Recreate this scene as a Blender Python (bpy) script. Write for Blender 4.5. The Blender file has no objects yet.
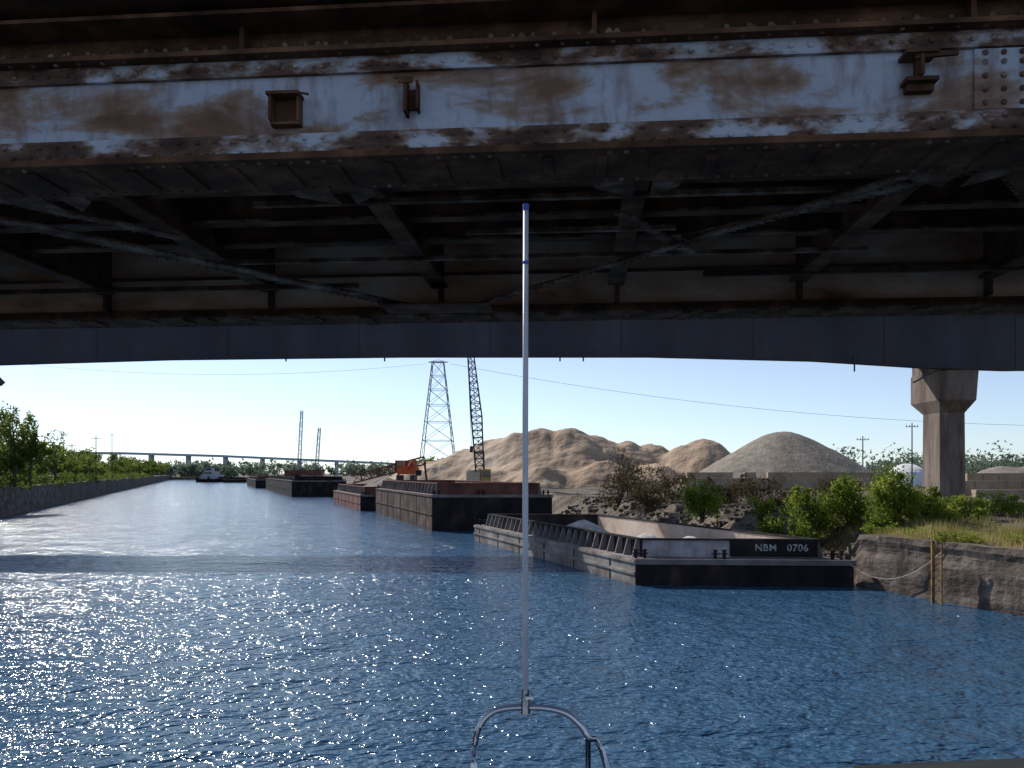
import bpy, math, random
import numpy as np
from mathutils import Vector, Matrix, noise
random.seed(7); rng=np.random.default_rng(7)
R=math.radians
scn=bpy.context.scene
# ------------------------------------------------------------ helpers
class MB:
    def __init__(s): s.v=[]; s.f=[]; s.m=[]
    def face(s,pts,mi=0):
        b=len(s.v); s.v+= [tuple(p) for p in pts]; s.f.append(tuple(range(b,b+len(pts)))); s.m.append(mi)
    def hexa(s,p,mi=0):
        b=len(s.v); s.v+=[tuple(q) for q in p]
        for f in ((0,3,2,1),(4,5,6,7),(0,1,5,4),(1,2,6,5),(2,3,7,6),(3,0,4,7)):
            s.f.append(tuple(b+i for i in f)); s.m.append(mi)
    def box(s,x0,x1,y0,y1,z0,z1,mi=0):
        s.hexa([(x0,y0,z0),(x1,y0,z0),(x1,y1,z0),(x0,y1,z0),(x0,y0,z1),(x1,y0,z1),(x1,y1,z1),(x0,y1,z1)],mi)
    def beam(s,a,b,w,h=None,mi=0,up=(0,0,1)):
        h=h or w; a=Vector(a); b=Vector(b); d=(b-a).normalized(); u=Vector(up)
        if abs(d.dot(u))>0.98: u=Vector((0,1,0))
        r=d.cross(u).normalized()*w/2; t=r.cross(d).normalized()*h/2
        s.hexa([a-r-t,a+r-t,b+r-t,b-r-t,a-r+t,a+r+t,b+r+t,b-r+t],mi)
    def tube(s,pts,rad,n=8,mi=0):
        pts=[Vector(p) for p in pts]; rad=rad if isinstance(rad,(list,tuple)) else [rad]*len(pts)
        b=len(s.v)
        for i,p in enumerate(pts):
            d=(pts[min(i+1,len(pts)-1)]-pts[max(i-1,0)]).normalized()
            u=Vector((0,0,1)) if abs(d.z)<0.9 else Vector((0,1,0))
            r=d.cross(u).normalized(); t=r.cross(d)
            for k in range(n):
                a=2*math.pi*k/n; s.v.append(tuple(p+(r*math.cos(a)+t*math.sin(a))*rad[i]))
        for i in range(len(pts)-1):
            for k in range(n):
                s.f.append((b+i*n+k,b+i*n+(k+1)%n,b+(i+1)*n+(k+1)%n,b+(i+1)*n+k)); s.m.append(mi)
        s.f.append(tuple(b+k for k in range(n))); s.m.append(mi)
        e=b+(len(pts)-1)*n; s.f.append(tuple(e+k for k in range(n))); s.m.append(mi)
    def rivet(s,c,r,d='y',mi=0):
        n=8; b=len(s.v)
        for rr,hh in ((1,0),(0.88,0.42),(0.5,0.72)):
            for k in range(n):
                a=2*math.pi*k/n; x=math.cos(a)*r*rr; y=math.sin(a)*r*rr; h=-hh*r
                s.v.append((c[0]+x,c[1]+h,c[2]+y) if d=='y' else (c[0]+x,c[1]+y,c[2]+h))
        for q in (0,1):
            for k in range(n): s.f.append((b+q*n+k,b+q*n+(k+1)%n,b+q*n+n+(k+1)%n,b+q*n+n+k)); s.m.append(mi)
        s.f.append(tuple(b+2*n+k for k in range(n))); s.m.append(mi)
    def lattice(s,a,b,w0,w1,n,r):
        a=Vector(a); b=Vector(b); d=(b-a).normalized(); u=Vector((0,1,0)) if abs(d.y)<.9 else Vector((1,0,0))
        x=d.cross(u).normalized(); y=x.cross(d)
        def ring(i):
            t=i/n; c=a.lerp(b,t); w=(w0+(w1-w0)*t)/2
            return [c+x*w+y*w,c-x*w+y*w,c-x*w-y*w,c+x*w-y*w]
        for i in range(n):
            p=ring(i); q=ring(i+1)
            for k in range(4):
                s.beam(p[k],q[k],r); s.beam(q[k],q[(k+1)%4],r*.6)
                if i%2: s.beam(p[k],q[(k+1)%4],r*.6)
                else: s.beam(p[(k+1)%4],q[k],r*.6)
    def obj(s,name,mats,parent=None,smooth=False):
        me=bpy.data.meshes.new(name); me.from_pydata(s.v,[],s.f)
        for m in (mats if isinstance(mats,list) else [mats]): me.materials.append(m)
        me.polygons.foreach_set('material_index',s.m)
        if smooth: me.polygons.foreach_set('use_smooth',[True]*len(s.f))
        me.update()
        o=bpy.data.objects.new(name,me); scn.collection.objects.link(o)
        if parent: o.parent=parent
        return o
def empty(name,loc=(0,0,0),rz=0):
    e=bpy.data.objects.new(name,None); e.location=loc; e.rotation_euler=(0,0,rz); scn.collection.objects.link(e); return e
def fbm(x,y,z=0,o=4):
    return noise.fractal(Vector((x,y,z)),1.0,2.0,o)
# ------------------------------------------------------------ materials
def mat(name,stops,scale=1.0,detail=6,rough=.8,bump=.3,bscale=None,stretch=(1,1,1),metal=0,bdist=.05,spec=.3,dist=0.0,grime=0,gcol=(.06,.03,.02),gst=(6,1,.35)):
    m=bpy.data.materials.new(name); m.use_nodes=True; n=m.node_tree; L=n.links; P=n.nodes['Principled BSDF']
    tc=n.nodes.new('ShaderNodeTexCoord'); mp=n.nodes.new('ShaderNodeMapping'); mp.inputs['Scale'].default_value=stretch
    L.new(tc.outputs['Object'],mp.inputs[0])
    nz=n.nodes.new('ShaderNodeTexNoise'); nz.inputs['Scale'].default_value=scale; nz.inputs['Detail'].default_value=detail; nz.inputs['Roughness'].default_value=.62
    nz.inputs['Distortion'].default_value=dist
    L.new(mp.outputs[0],nz.inputs[0])
    cr=n.nodes.new('ShaderNodeValToRGB'); e=cr.color_ramp.elements
    while len(e)>1: e.remove(e[-1])
    e[0].position=stops[0][0]; e[0].color=(*stops[0][1],1)
    for p,c in stops[1:]:
        k=e.new(p); k.color=(*c,1)
    L.new(nz.outputs[0],cr.inputs[0]); col=cr.outputs[0]
    if grime:
        m3=n.nodes.new('ShaderNodeMapping'); m3.inputs['Scale'].default_value=gst; m3.inputs['Location'].default_value=(3,7,1)
        L.new(tc.outputs['Object'],m3.inputs[0])
        n3=n.nodes.new('ShaderNodeTexNoise'); n3.inputs['Scale'].default_value=1; n3.inputs['Detail'].default_value=9; n3.inputs['Roughness'].default_value=.65
        L.new(m3.outputs[0],n3.inputs[0])
        r3=n.nodes.new('ShaderNodeMapRange'); r3.inputs[1].default_value=.48; r3.inputs[2].default_value=.68; r3.inputs[3].default_value=0; r3.inputs[4].default_value=grime
        L.new(n3.outputs[0],r3.inputs[0])
        mx=n.nodes.new('ShaderNodeMix'); mx.data_type='RGBA'; mx.inputs[7].default_value=(*gcol,1)
        L.new(r3.outputs[0],mx.inputs[0]); L.new(col,mx.inputs[6]); col=mx.outputs[2]
    L.new(col,P.inputs['Base Color'])
    P.inputs['Roughness'].default_value=rough; P.inputs['Metallic'].default_value=metal
    P.inputs['Specular IOR Level'].default_value=spec
    if bump:
        n2=n.nodes.new('ShaderNodeTexNoise'); n2.inputs['Scale'].default_value=bscale or scale*4; n2.inputs['Detail'].default_value=6
        L.new(mp.outputs[0],n2.inputs[0])
        b=n.nodes.new('ShaderNodeBump'); b.inputs['Strength'].default_value=bump; b.inputs['Distance'].default_value=bdist
        L.new(n2.outputs[0],b.inputs['Height']); L.new(b.outputs[0],P.inputs['Normal'])
    return m
def leafmat(name,c0,c1,scale=.6,tr=.45):
    m=bpy.data.materials.new(name); m.use_nodes=True; n=m.node_tree; L=n.links; n.nodes.remove(n.nodes['Principled BSDF'])
    out=n.nodes['Material Output']
    g=n.nodes.new('ShaderNodeNewGeometry'); nz=n.nodes.new('ShaderNodeTexNoise'); nz.inputs['Scale'].default_value=scale; nz.inputs['Detail'].default_value=5
    L.new(g.outputs['Position'],nz.inputs[0])
    cr=n.nodes.new('ShaderNodeValToRGB'); cr.color_ramp.elements[0].position=.32; cr.color_ramp.elements[1].position=.68
    cr.color_ramp.elements[0].color=(*c0,1); cr.color_ramp.elements[1].color=(*c1,1)
    L.new(nz.outputs[0],cr.inputs[0])
    d=n.nodes.new('ShaderNodeBsdfDiffuse'); t=n.nodes.new('ShaderNodeBsdfTranslucent'); mx=n.nodes.new('ShaderNodeMixShader'); mx.inputs[0].default_value=tr
    L.new(cr.outputs[0],d.inputs[0]); L.new(cr.outputs[0],t.inputs[0]); L.new(d.outputs[0],mx.inputs[1]); L.new(t.outputs[0],mx.inputs[2]); L.new(mx.outputs[0],out.inputs[0])
    return m
PAINT=mat('worn_blue_paint',[(.30,(.06,.028,.018)),(.42,(.17,.085,.048)),(.485,(.28,.21,.17)),(.525,(.36,.38,.44)),(.75,(.49,.52,.59))],scale=.85,detail=14,rough=.6,bump=.5,bscale=9,stretch=(.6,1,1.5),bdist=.012,dist=.35,grime=.9,gcol=(.14,.075,.048),gst=(3.2,1,1.0))
PAINT2=mat('rusted_flange_paint',[(.38,(.035,.019,.013)),(.49,(.12,.06,.036)),(.54,(.26,.21,.19)),(.60,(.40,.42,.48)),(.8,(.5,.52,.58))],scale=2.2,detail=14,rough=.65,bump=.9,bscale=16,stretch=(.6,1,1.4),bdist=.015,dist=.2)
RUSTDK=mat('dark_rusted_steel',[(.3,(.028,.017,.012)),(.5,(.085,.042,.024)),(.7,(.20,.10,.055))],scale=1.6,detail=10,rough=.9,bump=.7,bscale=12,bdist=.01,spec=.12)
RUSTMID=mat('brown_rusted_steel',[(.3,(.17,.08,.045)),(.45,(.44,.24,.145)),(.6,(.58,.39,.27)),(.8,(.64,.52,.42))],scale=.8,detail=12,rough=.9,bump=.5,bscale=10,bdist=.01,stretch=(.6,1,1.4),spec=.12)
RUSTFL=mat('scaly_flange_steel',[(.35,(.03,.018,.012)),(.5,(.11,.06,.038)),(.62,(.22,.165,.125)),(.8,(.34,.30,.26))],scale=1.8,detail=10,rough=.9,bump=.5,bscale=14,bdist=.01,spec=.12)
GIRD=mat('slate_girder_paint',[(.3,(.035,.036,.046)),(.6,(.055,.056,.068)),(.8,(.09,.083,.09))],scale=.3,detail=10,rough=.85,bump=.2,stretch=(1,1,.25),grime=.5,gcol=(.06,.04,.032),gst=(.5,.5,.5),spec=.15)
CONC=mat('weathered_concrete',[(.3,(.18,.16,.145)),(.55,(.33,.31,.29)),(.8,(.45,.43,.40))],scale=.5,detail=10,rough=.9,bump=.4,bscale=5,stretch=(1,1,.35))
PIERM=mat('stained_pier_concrete',[(.3,(.09,.062,.05)),(.5,(.19,.15,.125)),(.8,(.3,.265,.24))],scale=.5,detail=12,rough=.9,bump=.4,bscale=4,stretch=(1,1,.3),grime=.85,gcol=(.05,.03,.025),gst=(1.6,1.6,.25))
BLOCK=mat('concrete_blocks',[(.3,(.22,.165,.115)),(.5,(.34,.265,.195)),(.75,(.44,.36,.28))],scale=.45,detail=8,rough=.95,bump=.4,bscale=5)
WALL=mat('limestone_bank_wall',[(.3,(.045,.034,.027)),(.5,(.12,.095,.078)),(.7,(.23,.19,.16))],scale=.9,detail=14,rough=.95,bump=.8,bscale=4,stretch=(1,1,1.8),bdist=.08,grime=.9,gcol=(.032,.025,.02),gst=(1.1,1.1,.22))
SOIL=mat('soil_and_rubble',[(.3,(.05,.04,.03)),(.5,(.12,.095,.072)),(.7,(.22,.18,.14))],scale=.5,detail=14,rough=.95,bump=1,bscale=2,bdist=.2)
SAND=mat('sand_stockpile',[(.3,(.27,.185,.12)),(.5,(.40,.295,.205)),(.72,(.5,.4,.3))],scale=.07,detail=14,rough=.95,bump=.9,bscale=.5,bdist=.6,grime=.5,gcol=(.2,.13,.085),gst=(.1,.1,.16))
GRAV=mat('grey_gravel',[(.3,(.15,.125,.10)),(.5,(.22,.19,.155)),(.7,(.31,.275,.235))],scale=.9,detail=14,rough=.95,bump=.8,bscale=2.5,bdist=.15)
HULLBK=mat('black_hull_steel',[(.3,(.010,.009,.010)),(.55,(.024,.021,.022)),(.75,(.08,.05,.04))],scale=.9,detail=12,rough=.8,bump=.3,bscale=3,stretch=(1,1,.6),spec=.15)
HULLGR=mat('sunlit_scraped_hull_steel',[(.3,(.09,.07,.06)),(.48,(.23,.195,.175)),(.65,(.36,.33,.30)),(.8,(.45,.42,.39))],scale=.6,detail=14,rough=.7,bump=.4,bscale=4,stretch=(1,1,1.6),grime=.8,gcol=(.07,.045,.038),gst=(.9,.9,.3))  # scraped grey, with the sunlit look of the side faces in the colour
HULLBR=mat('brown_hull_steel',[(.3,(.035,.022,.018)),(.48,(.085,.052,.042)),(.65,(.15,.11,.092)),(.8,(.24,.2,.18))],scale=.6,detail=14,rough=.8,bump=.4,bscale=4,stretch=(1,1,1.3),grime=.8,gcol=(.03,.02,.018),gst=(.7,.7,.25),spec=.15)
HULLRD=mat('oxide_red_steel',[(.3,(.06,.025,.02)),(.55,(.18,.07,.055)),(.8,(.28,.14,.115))],scale=.6,detail=12,rough=.75,bump=.4,bscale=4)
DECK=mat('worn_deck_steel',[(.3,(.09,.075,.07)),(.55,(.2,.175,.17)),(.8,(.3,.27,.27))],scale=.7,detail=12,rough=.7,bump=.3)
COAM=mat('coaming_grey_paint',[(.3,(.22,.19,.19)),(.5,(.45,.42,.44)),(.75,(.58,.56,.6))],scale=.8,detail=12,rough=.7,bump=.3,grime=.6,gcol=(.12,.08,.065),gst=(1.5,1.5,.8))
COAMIN=mat('beige_coaming_steel',[(.3,(.36,.24,.17)),(.55,(.56,.45,.37)),(.8,(.66,.58,.5))],scale=.6,detail=12,rough=.85,bump=.3)  # pale beige for the right coaming and the hopper inside
STEEL=mat('galvanised_lattice_steel',[(.3,(.2,.21,.23)),(.7,(.3,.31,.33))],scale=1,rough=.6,bump=0)
DARKST=mat('dark_boom_steel',[(.3,(.035,.03,.04)),(.7,(.08,.07,.08))],scale=1,rough=.7,bump=0)
YEL=mat('yellow_paint',[(.3,(.3,.18,.04)),(.5,(.5,.34,.07)),(.7,(.6,.42,.1))],scale=4,rough=.6,bump=.1)
RYEL=mat('rust_streaked_yellow_paint',[(.35,(.08,.04,.02)),(.55,(.28,.15,.04)),(.7,(.42,.28,.07))],scale=5,rough=.8,bump=.3)
ORG=mat('orange_paint',[(.3,(.45,.09,.03)),(.7,(.65,.15,.05))],scale=2,rough=.6,bump=.1)
CREAM=mat('cream_paint',[(.3,(.42,.36,.27)),(.7,(.62,.55,.42))],scale=1,rough=.6,bump=.1)
WHITE=mat('white_paint',[(.3,(.6,.6,.6)),(.7,(.8,.8,.8))],scale=1,rough=.5,bump=.05)
WORNW=mat('worn_white_lettering',[(.35,(.12,.12,.12)),(.5,(.4,.4,.4)),(.7,(.6,.6,.6))],scale=5,rough=.7,bump=0)
TUGW=mat('tug_paint',[(.3,(.28,.3,.33)),(.7,(.42,.44,.47))],scale=.6,rough=.6,bump=0)
GLASS=mat('dark_window',[(.3,(.02,.025,.03)),(.7,(.04,.045,.05))],scale=1,rough=.1,bump=0,spec=.6)
CHROME=mat('polished_rail_steel',[(.3,(.30,.32,.36)),(.7,(.42,.44,.48))],scale=3,rough=.2,bump=.03,bscale=30,metal=1)
ALU=mat('anodised_pole',[(.3,(.34,.35,.38)),(.7,(.46,.47,.5))],scale=6,rough=.45,bump=.03,bscale=40,metal=.2)
BLUEB=mat('blue_tape',[(.3,(.03,.05,.25)),(.7,(.05,.08,.35))],scale=4,rough=.5,bump=0)
ROPE=mat('mooring_rope',[(.3,(.3,.26,.2)),(.7,(.5,.45,.36))],scale=8,rough=.9,bump=.2)
BARK=mat('bark',[(.3,(.04,.03,.022)),(.7,(.11,.085,.065))],scale=3,rough=.95,bump=.5)
HAZE=mat('haze_tinted_steelwork',[(.3,(.30,.38,.46)),(.7,(.36,.44,.52))],scale=.1,rough=.9,bump=0)  # pale blue-grey: distance haze put into the base colour
GELC=mat('boat_gelcoat',[(.3,(.6,.6,.58)),(.7,(.72,.72,.7))],scale=2,rough=.3,bump=0)
TEAK=mat('weathered_teak',[(.3,(.2,.16,.09)),(.7,(.38,.31,.2))],scale=6,rough=.6,bump=.2,stretch=(.2,1,1))
LEAF=leafmat('bush_leaves',(.08,.13,.02),(.28,.33,.055),.8,.55)
LEAFD=leafmat('tree_leaves',(.07,.115,.022),(.23,.27,.065),.13,.5)
LEAFF=leafmat('hazy_tree_leaves',(.12,.17,.13),(.21,.26,.18),.05)  # haze put into the leaf colour, paler than the near trees
GRASS=leafmat('dry_grass',(.17,.17,.045),(.48,.40,.17),.6)
SCRUB=leafmat('dry_scrub',(.05,.04,.025),(.13,.10,.05),.5,.3)

# ------------------------------------------------------------ water
def water():
    m=bpy.data.materials.new('canal_water'); m.use_nodes=True; n=m.node_tree; L=n.links; P=n.nodes['Principled BSDF']
    P.inputs['Base Color'].default_value=(.030,.088,.165,1); P.inputs['Roughness'].default_value=.115; P.inputs['IOR'].default_value=1.33
    tc=n.nodes.new('ShaderNodeTexCoord'); prev=None
    for sc,dist,st,rot,det in ((.16,.8,(1,1.5,1),.4,3),(.8,.25,(1,1.4,1),.6,3),(2.2,.165,(1,1.2,1),-.2,2),(5,.085,(1,1.1,1),.3,1)):
        mp=n.nodes.new('ShaderNodeMapping'); mp.inputs['Scale'].default_value=st; mp.inputs['Rotation'].default_value=(0,0,rot)
        L.new(tc.outputs['Object'],mp.inputs[0])
        nz=n.nodes.new('ShaderNodeTexNoise'); nz.inputs['Scale'].default_value=sc; nz.inputs['Detail'].default_value=det; nz.inputs['Roughness'].default_value=.5
        nz.inputs['Distortion'].default_value=.3
        L.new(mp.outputs[0],nz.inputs[0])
        b=n.nodes.new('ShaderNodeBump'); b.inputs['Strength'].default_value=1; b.inputs['Distance'].default_value=dist
        L.new(nz.outputs[0],b.inputs['Height'])
        if prev: L.new(prev.outputs[0],b.inputs['Normal'])
        prev=b
    L.new(prev.outputs[0],P.inputs['Normal'])
    mb=MB(); mb.face([(-4000,-300,0),(4000,-300,0),(4000,5000,0),(-4000,5000,0)])
    mb.obj('water',m)
water()

# ------------------------------------------------------------ banks
RB=[(-60,52),(12,24),(27.8,17.8),(35,15.5),(38,15.2),(60,7.6),(70,4.4),(101,-5.8),(108,-8),(500,-166),(620,-213)]
def rbank(y): return float(np.interp(y,[p[0] for p in RB],[p[1] for p in RB]))
def rland(x,y):
    t=x-rbank(y)
    slope=max(0,min(1,(y-35.5)/2.5))
    zw=2.3+.06*fbm(x*.5,y*.5)
    zs=min(2.6,.15+t*.62)+.25*fbm(x*.6,y*.6,3)
    z=zw*(1-slope)+zs*slope
    if t>2: z+=min(1,(t-2)/6)*.35*fbm(x*.12,y*.12,9)
    if t>120: z=2.5
    return z
def right_bank():
    ys=list(np.arange(-60,24,4))+list(np.arange(24,75,.35))+list(np.arange(75,130,2))+list(np.arange(130,620,14))+[620]
    ts=[0,.3,.6,1,1.5,2,2.6,3.3,4,5,6,7.5,9,11,13,16,20,25,30,36,44,55,70,90,120,170,260,500,1200,3500]
    mb=MB(); nt=len(ts)
    for y in ys:
        xb=rbank(y)
        for t in ts:
            j=.22*fbm(y*.9,t,5) if t<1 else 0
            mb.v.append((xb+t+j,y,rland(xb+t,y)))
    for i in range(len(ys)-1):
        for k in range(nt-1):
            a=i*nt+k; mb.f.append((a,a+1,a+nt+1,a+nt)); mb.m.append(0)
    lv=[1,.93,.86,.78,.7,.6,.5,.4,.3,.15,0]; base=len(mb.v)
    for y in ys:
        xb=rbank(y); zt=rland(xb,y); j0=.22*fbm(y*.9,0,5)
        for q in lv:
            z=-1+(zt+1)*q
            j=j0 if q==1 else j0*.4+.07*fbm(y*.6,z*1.6,1)-.05+(.09 if q<.9 and q>.75 else 0)
            mb.v.append((xb+j,y,z))
    nl=len(lv)
    for i in range(len(ys)-1):
        for k in range(nl-1):
            a=base+i*nl+k; mb.f.append((a,a+nl,a+nl+1,a+1)); mb.m.append(1)
    mb.obj('right_bank_ground',[SOIL,WALL],smooth=False)
right_bank()
def lbank(y): return -22.5-.39*y
def left_bank():
    ys=list(np.arange(-60,60,10))+list(np.arange(60,200,2))+list(np.arange(200,620,10))+[620]
    mb=MB(); ts=[0,1,3,6,12,25,60,200,900,3500]; nt=len(ts)
    for y in ys:
        for t in ts: mb.v.append((lbank(y)-t,y,3.3+(.25*fbm(t*.4,y*.3) if t<60 else 0)))
    for i in range(len(ys)-1):
        for k in range(nt-1):
            a=i*nt+k; mb.f.append((a,a+nt,a+nt+1,a+1)); mb.m.append(0)
    base=len(mb.v)
    for y in ys:
        for z in (3.3+.25*fbm(0,y*.3),2,.9,-1): mb.v.append((lbank(y)+.3*fbm(y*.5,z) ,y,z))
    for i in range(len(ys)-1):
        for k in range(3):
            a=base+i*4+k; mb.f.append((a,a+1,a+5,a+4)); mb.m.append(1)
    mb.obj('left_bank_ground',[SOIL,WALL])
left_bank()
mb=MB(); mb.box(-4000,4000,600,5000,-1,1.9); mb.obj('far_ground',SOIL)

# ------------------------------------------------------------ foliage
def leaves(mb,c,rad,n,size,k=None,mi=0,flat=.5):
    k=k or max(4,n//60); c=np.array(c,float); rad=np.array(rad,float)
    d=rng.normal(size=(k,3)); d/=np.linalg.norm(d,axis=1)[:,None]
    cen=c+d*rad*(rng.random((k,1))**.45)*.85
    idx=rng.integers(0,k,n); p=cen[idx]+rng.normal(size=(n,3))*rad*.17
    a=rng.normal(size=(n,3)); a/=np.linalg.norm(a,axis=1)[:,None]
    b=rng.normal(size=(n,3)); b-=a*(a*b).sum(1)[:,None]; b/=np.linalg.norm(b,axis=1)[:,None]
    s=(size*(.55+.9*rng.random((n,1))))*.5
    q=np.stack([p-a*s,p+b*s*flat,p+a*s,p-b*s*flat],1).reshape(-1,3)
    base=len(mb.v); mb.v+=list(map(tuple,q))
    for i in range(n): mb.f.append((base+4*i,base+4*i+1,base+4*i+2,base+4*i+3)); mb.m.append(mi)
def tree(mb,x,y,z,h,w,n,size,mt=1):
    top=(x+random.uniform(-.4,.4),y,z+h*.75)
    mb.tube([(x,y,z-.3),(x+.1,y,z+h*.35),top],[h*.028,h*.02,h*.006],6,mt)
    for i in range(5):
        a=random.uniform(0,6.28); zz=z+h*random.uniform(.25,.55)
        e=(x+math.cos(a)*w*.35,y+math.sin(a)*w*.35,zz+h*.22)
        mb.tube([(x,y,zz),e],[h*.011,h*.004],5,mt)
        leaves(mb,e,(w*.27,w*.27,h*.2),n//7,size)
    leaves(mb,(x,y,z+h*.62),(w*.42,w*.42,h*.36),n-5*(n//7),size)
def bush(x,y,z,w,h,n,size,m=LEAF,name='bush'):
    mb=MB()
    for i in range(9):
        a=random.uniform(0,6.28); r=random.uniform(.2,.45)*w
        mb.tube([(x,y,z-.1),(x+math.cos(a)*r*.4,y+math.sin(a)*r*.4,z+h*.45),(x+math.cos(a)*r,y+math.sin(a)*r,z+h*random.uniform(.7,1.05))],[.05,.03,.01],5,1)
    leaves(mb,(x,y,z+h*.5),(w*.5,w*.45,h*.52),n,size,k=max(16,n//90))
    for i in range(6):
        a=random.uniform(0,6.28); leaves(mb,(x+math.cos(a)*w*.35,y+math.sin(a)*w*.3,z+h*random.uniform(.3,.95)),(w*.14,w*.14,h*.2),n//20,size,k=4)
    mb.obj(name,[m,BARK])
mb=MB()
for i in range(105):
    y=88+ (i/105)**1.6*480
    off=random.uniform(1.5,12)
    h=random.choice((random.uniform(3,5.5),random.uniform(5,9)))*(1+.001*(y-90))
    tree(mb,lbank(y)-off,y,3.1,h,max(3.4,h*random.uniform(.6,1.0)),750 if y<200 else 380,.42+.0014*(y-90))
for i in range(90):
    y=84+(i/90)**1.5*300
    leaves(mb,(lbank(y)-random.uniform(.3,3),y,3.9),(2.2,2.2,1.3),240,.35)
mb.obj('tree_row',[LEAFD,BARK])
for (x,y,h,w) in ((-64.5,103,11.5,5.5),(-61.5,96,5.5,5),(-62.2,100,9.5,4.5),(-61.5,102,6.5,5)):
    mb=MB(); tree(mb,x,y,3.2,h,w,1900,.38); mb.obj('tree',[LEAFD,BARK])
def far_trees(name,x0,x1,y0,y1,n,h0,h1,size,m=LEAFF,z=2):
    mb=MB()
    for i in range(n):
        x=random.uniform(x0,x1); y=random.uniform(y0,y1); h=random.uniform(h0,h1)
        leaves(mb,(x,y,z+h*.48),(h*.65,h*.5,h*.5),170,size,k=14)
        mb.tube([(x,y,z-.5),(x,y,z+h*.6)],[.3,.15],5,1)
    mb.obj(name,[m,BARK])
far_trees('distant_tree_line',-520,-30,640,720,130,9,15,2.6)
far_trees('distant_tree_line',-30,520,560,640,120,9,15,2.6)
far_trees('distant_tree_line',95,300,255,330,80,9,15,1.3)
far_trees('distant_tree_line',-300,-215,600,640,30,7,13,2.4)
mb=MB()
for x,y,h in ((-19,165,6),(-16,168,6.5),(-13.5,163,6),(-11,166,5)): tree(mb,x,y,2.4,h,5.5,900,.5)
mb.obj('tree_clump',[LEAFD,BARK])
B=[(11.9,50,2.0,2.7,2.6,3400),(14.6,47,2.0,1.6,1.6,900),
   (15.7,41.6,1.8,3.0,2.5,3600),(17.4,41.2,2.2,2.3,2.7,2800),(14.6,40.2,1.2,1.7,1.3,1000),(13.9,43,1.3,1.8,1.6,1000),
   (18.4,38.6,2.1,2.7,3.1,4600),(20.1,39.2,2.2,2.1,2.3,2600),(17.2,37.6,1.8,1.5,1.3,1300),(21.4,39.8,2.3,2.0,1.5,1500),(24.0,42,2.4,2.6,1.4,1300),(27.5,45,2.4,3.0,1.4,1400)]
for x,y,z,w,h,n in B: bush(x,y,z,w,h,n,.16)
for x,y,w,h in ((8.5,64,5,4.0),(11,72,6,3.6),(13.5,66,4,2.6),(10,58,3.4,1.8),(16,60,4,2.2),(20,66,5,2.4),(19,56,3.6,1.7),(25,62,5,2.2)):
    bush(x,y,2.3,w,h,1300,.2,SCRUB,'dry_shrub')
mb=MB()
def branch(p,d,l,r,k):
    e=p+d*l; mb.tube([p,e],[r,r*.6],5)
    if k:
        for i in range(3):
            nd=(d+Vector((random.uniform(-.6,.6),random.uniform(-.6,.6),random.uniform(-.1,.5)))).normalized(); branch(e,nd,l*.68,r*.6,k-1)
branch(Vector((9,68,2.3)),Vector((.1,0,1)),1.9,.07,4); branch(Vector((10.2,70,2.3)),Vector((-.1,0,1)),1.6,.07,4)
mb.obj('bare_tree',BARK)
def grass(name,n,xf,hmin,hmax,m=GRASS):
    mb=MB()
    for i in range(n):
        x,y=xf(); z=rland(x,y)-.05; h=random.uniform(hmin,hmax)*(.4+1.0*max(0,.5+fbm(x*.6,y*.6,7))); a=random.uniform(0,6.28); w=.016
        lx=random.uniform(-.3,.3)*h; ly=random.uniform(-.3,.3)*h
        mb.f.append((len(mb.v),len(mb.v)+1,len(mb.v)+2)); mb.m.append(0)
        mb.v+=[(x-math.cos(a)*w,y-math.sin(a)*w,z),(x+math.cos(a)*w,y+math.sin(a)*w,z),(x+lx,y+ly,z+h)]
    mb.obj(name,m)
def gA():
    y=random.uniform(24,37.5); return rbank(y)+.5+random.random()**1.1*12,y
grass('grass',21000,gA,.12,.6)
def gB():
    y=random.uniform(40,80); return rbank(y)+3+random.random()*22,y
grass('dry_weeds',14000,gB,.15,.5,SCRUB)
def gC():
    y=random.uniform(37.5,44); return rbank(y)+1.6+abs(random.gauss(0,4)),y
grass('grass',8000,gC,.15,.5)
mb=MB()
for i in range(20):
    y=random.uniform(27,36); leaves(mb,(rbank(y)+random.uniform(.2,4),y,2.45),(.6,.6,.3),150,.13,k=6)
mb.obj('weeds',LEAF)
mb=MB()
for i in range(1300):
    y=random.uniform(36,75); x=rbank(y)+random.random()**1.5*8; z=rland(x,y); s=random.uniform(.06,.3)
    ps=[]
    for sz in (-1,1):
        for sx,sy in ((-1,-1),(1,-1),(1,1),(-1,1)):
            ps.append((x+sx*s*random.uniform(.5,1),y+sy*s*random.uniform(.5,1),z+sz*s*random.uniform(.3,.7)))
    mb.hexa(ps)
mb.obj('rubble_stones',WALL)

# ------------------------------------------------------------ stockpiles
def pile(name,x0,x1,y0,y1,st,cones,m,base=2.3,na=.5,gul=.5,soft=1.0,rt=2.0):
    xs=np.arange(x0,x1+st,st); ys=np.arange(y0,y1+st,st); mb=MB(); nx=len(xs)
    for y in ys:
        for x in xs:
            wx=x+1.6*fbm(x*.12,y*.12,4)*na*2; wy=y+1.6*fbm(x*.12,y*.12,8)*na*2
            hs=[c[2]+rt*c[3]*.6-math.sqrt((wx-c[0])**2+((wy-c[1])*c[4])**2+rt*rt)*c[3] for c in cones]
            mh=max(hs); h=mh+(math.log(sum(math.exp((q-mh)*soft) for q in hs)) if len(hs)>1 else 0)/soft*.6
            h+=na*fbm(x*.2,y*.2)*.9+gul*.3*fbm(x*.9,y*.15,2)
            if h<0: h=-4
            mb.v.append((x,y,base+h))
    for j in range(len(ys)-1):
        for i in range(nx-1):
            a=j*nx+i; mb.f.append((a,a+1,a+nx+1,a+nx)); mb.m.append(0)
    mb.obj(name,m,smooth=True)
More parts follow.
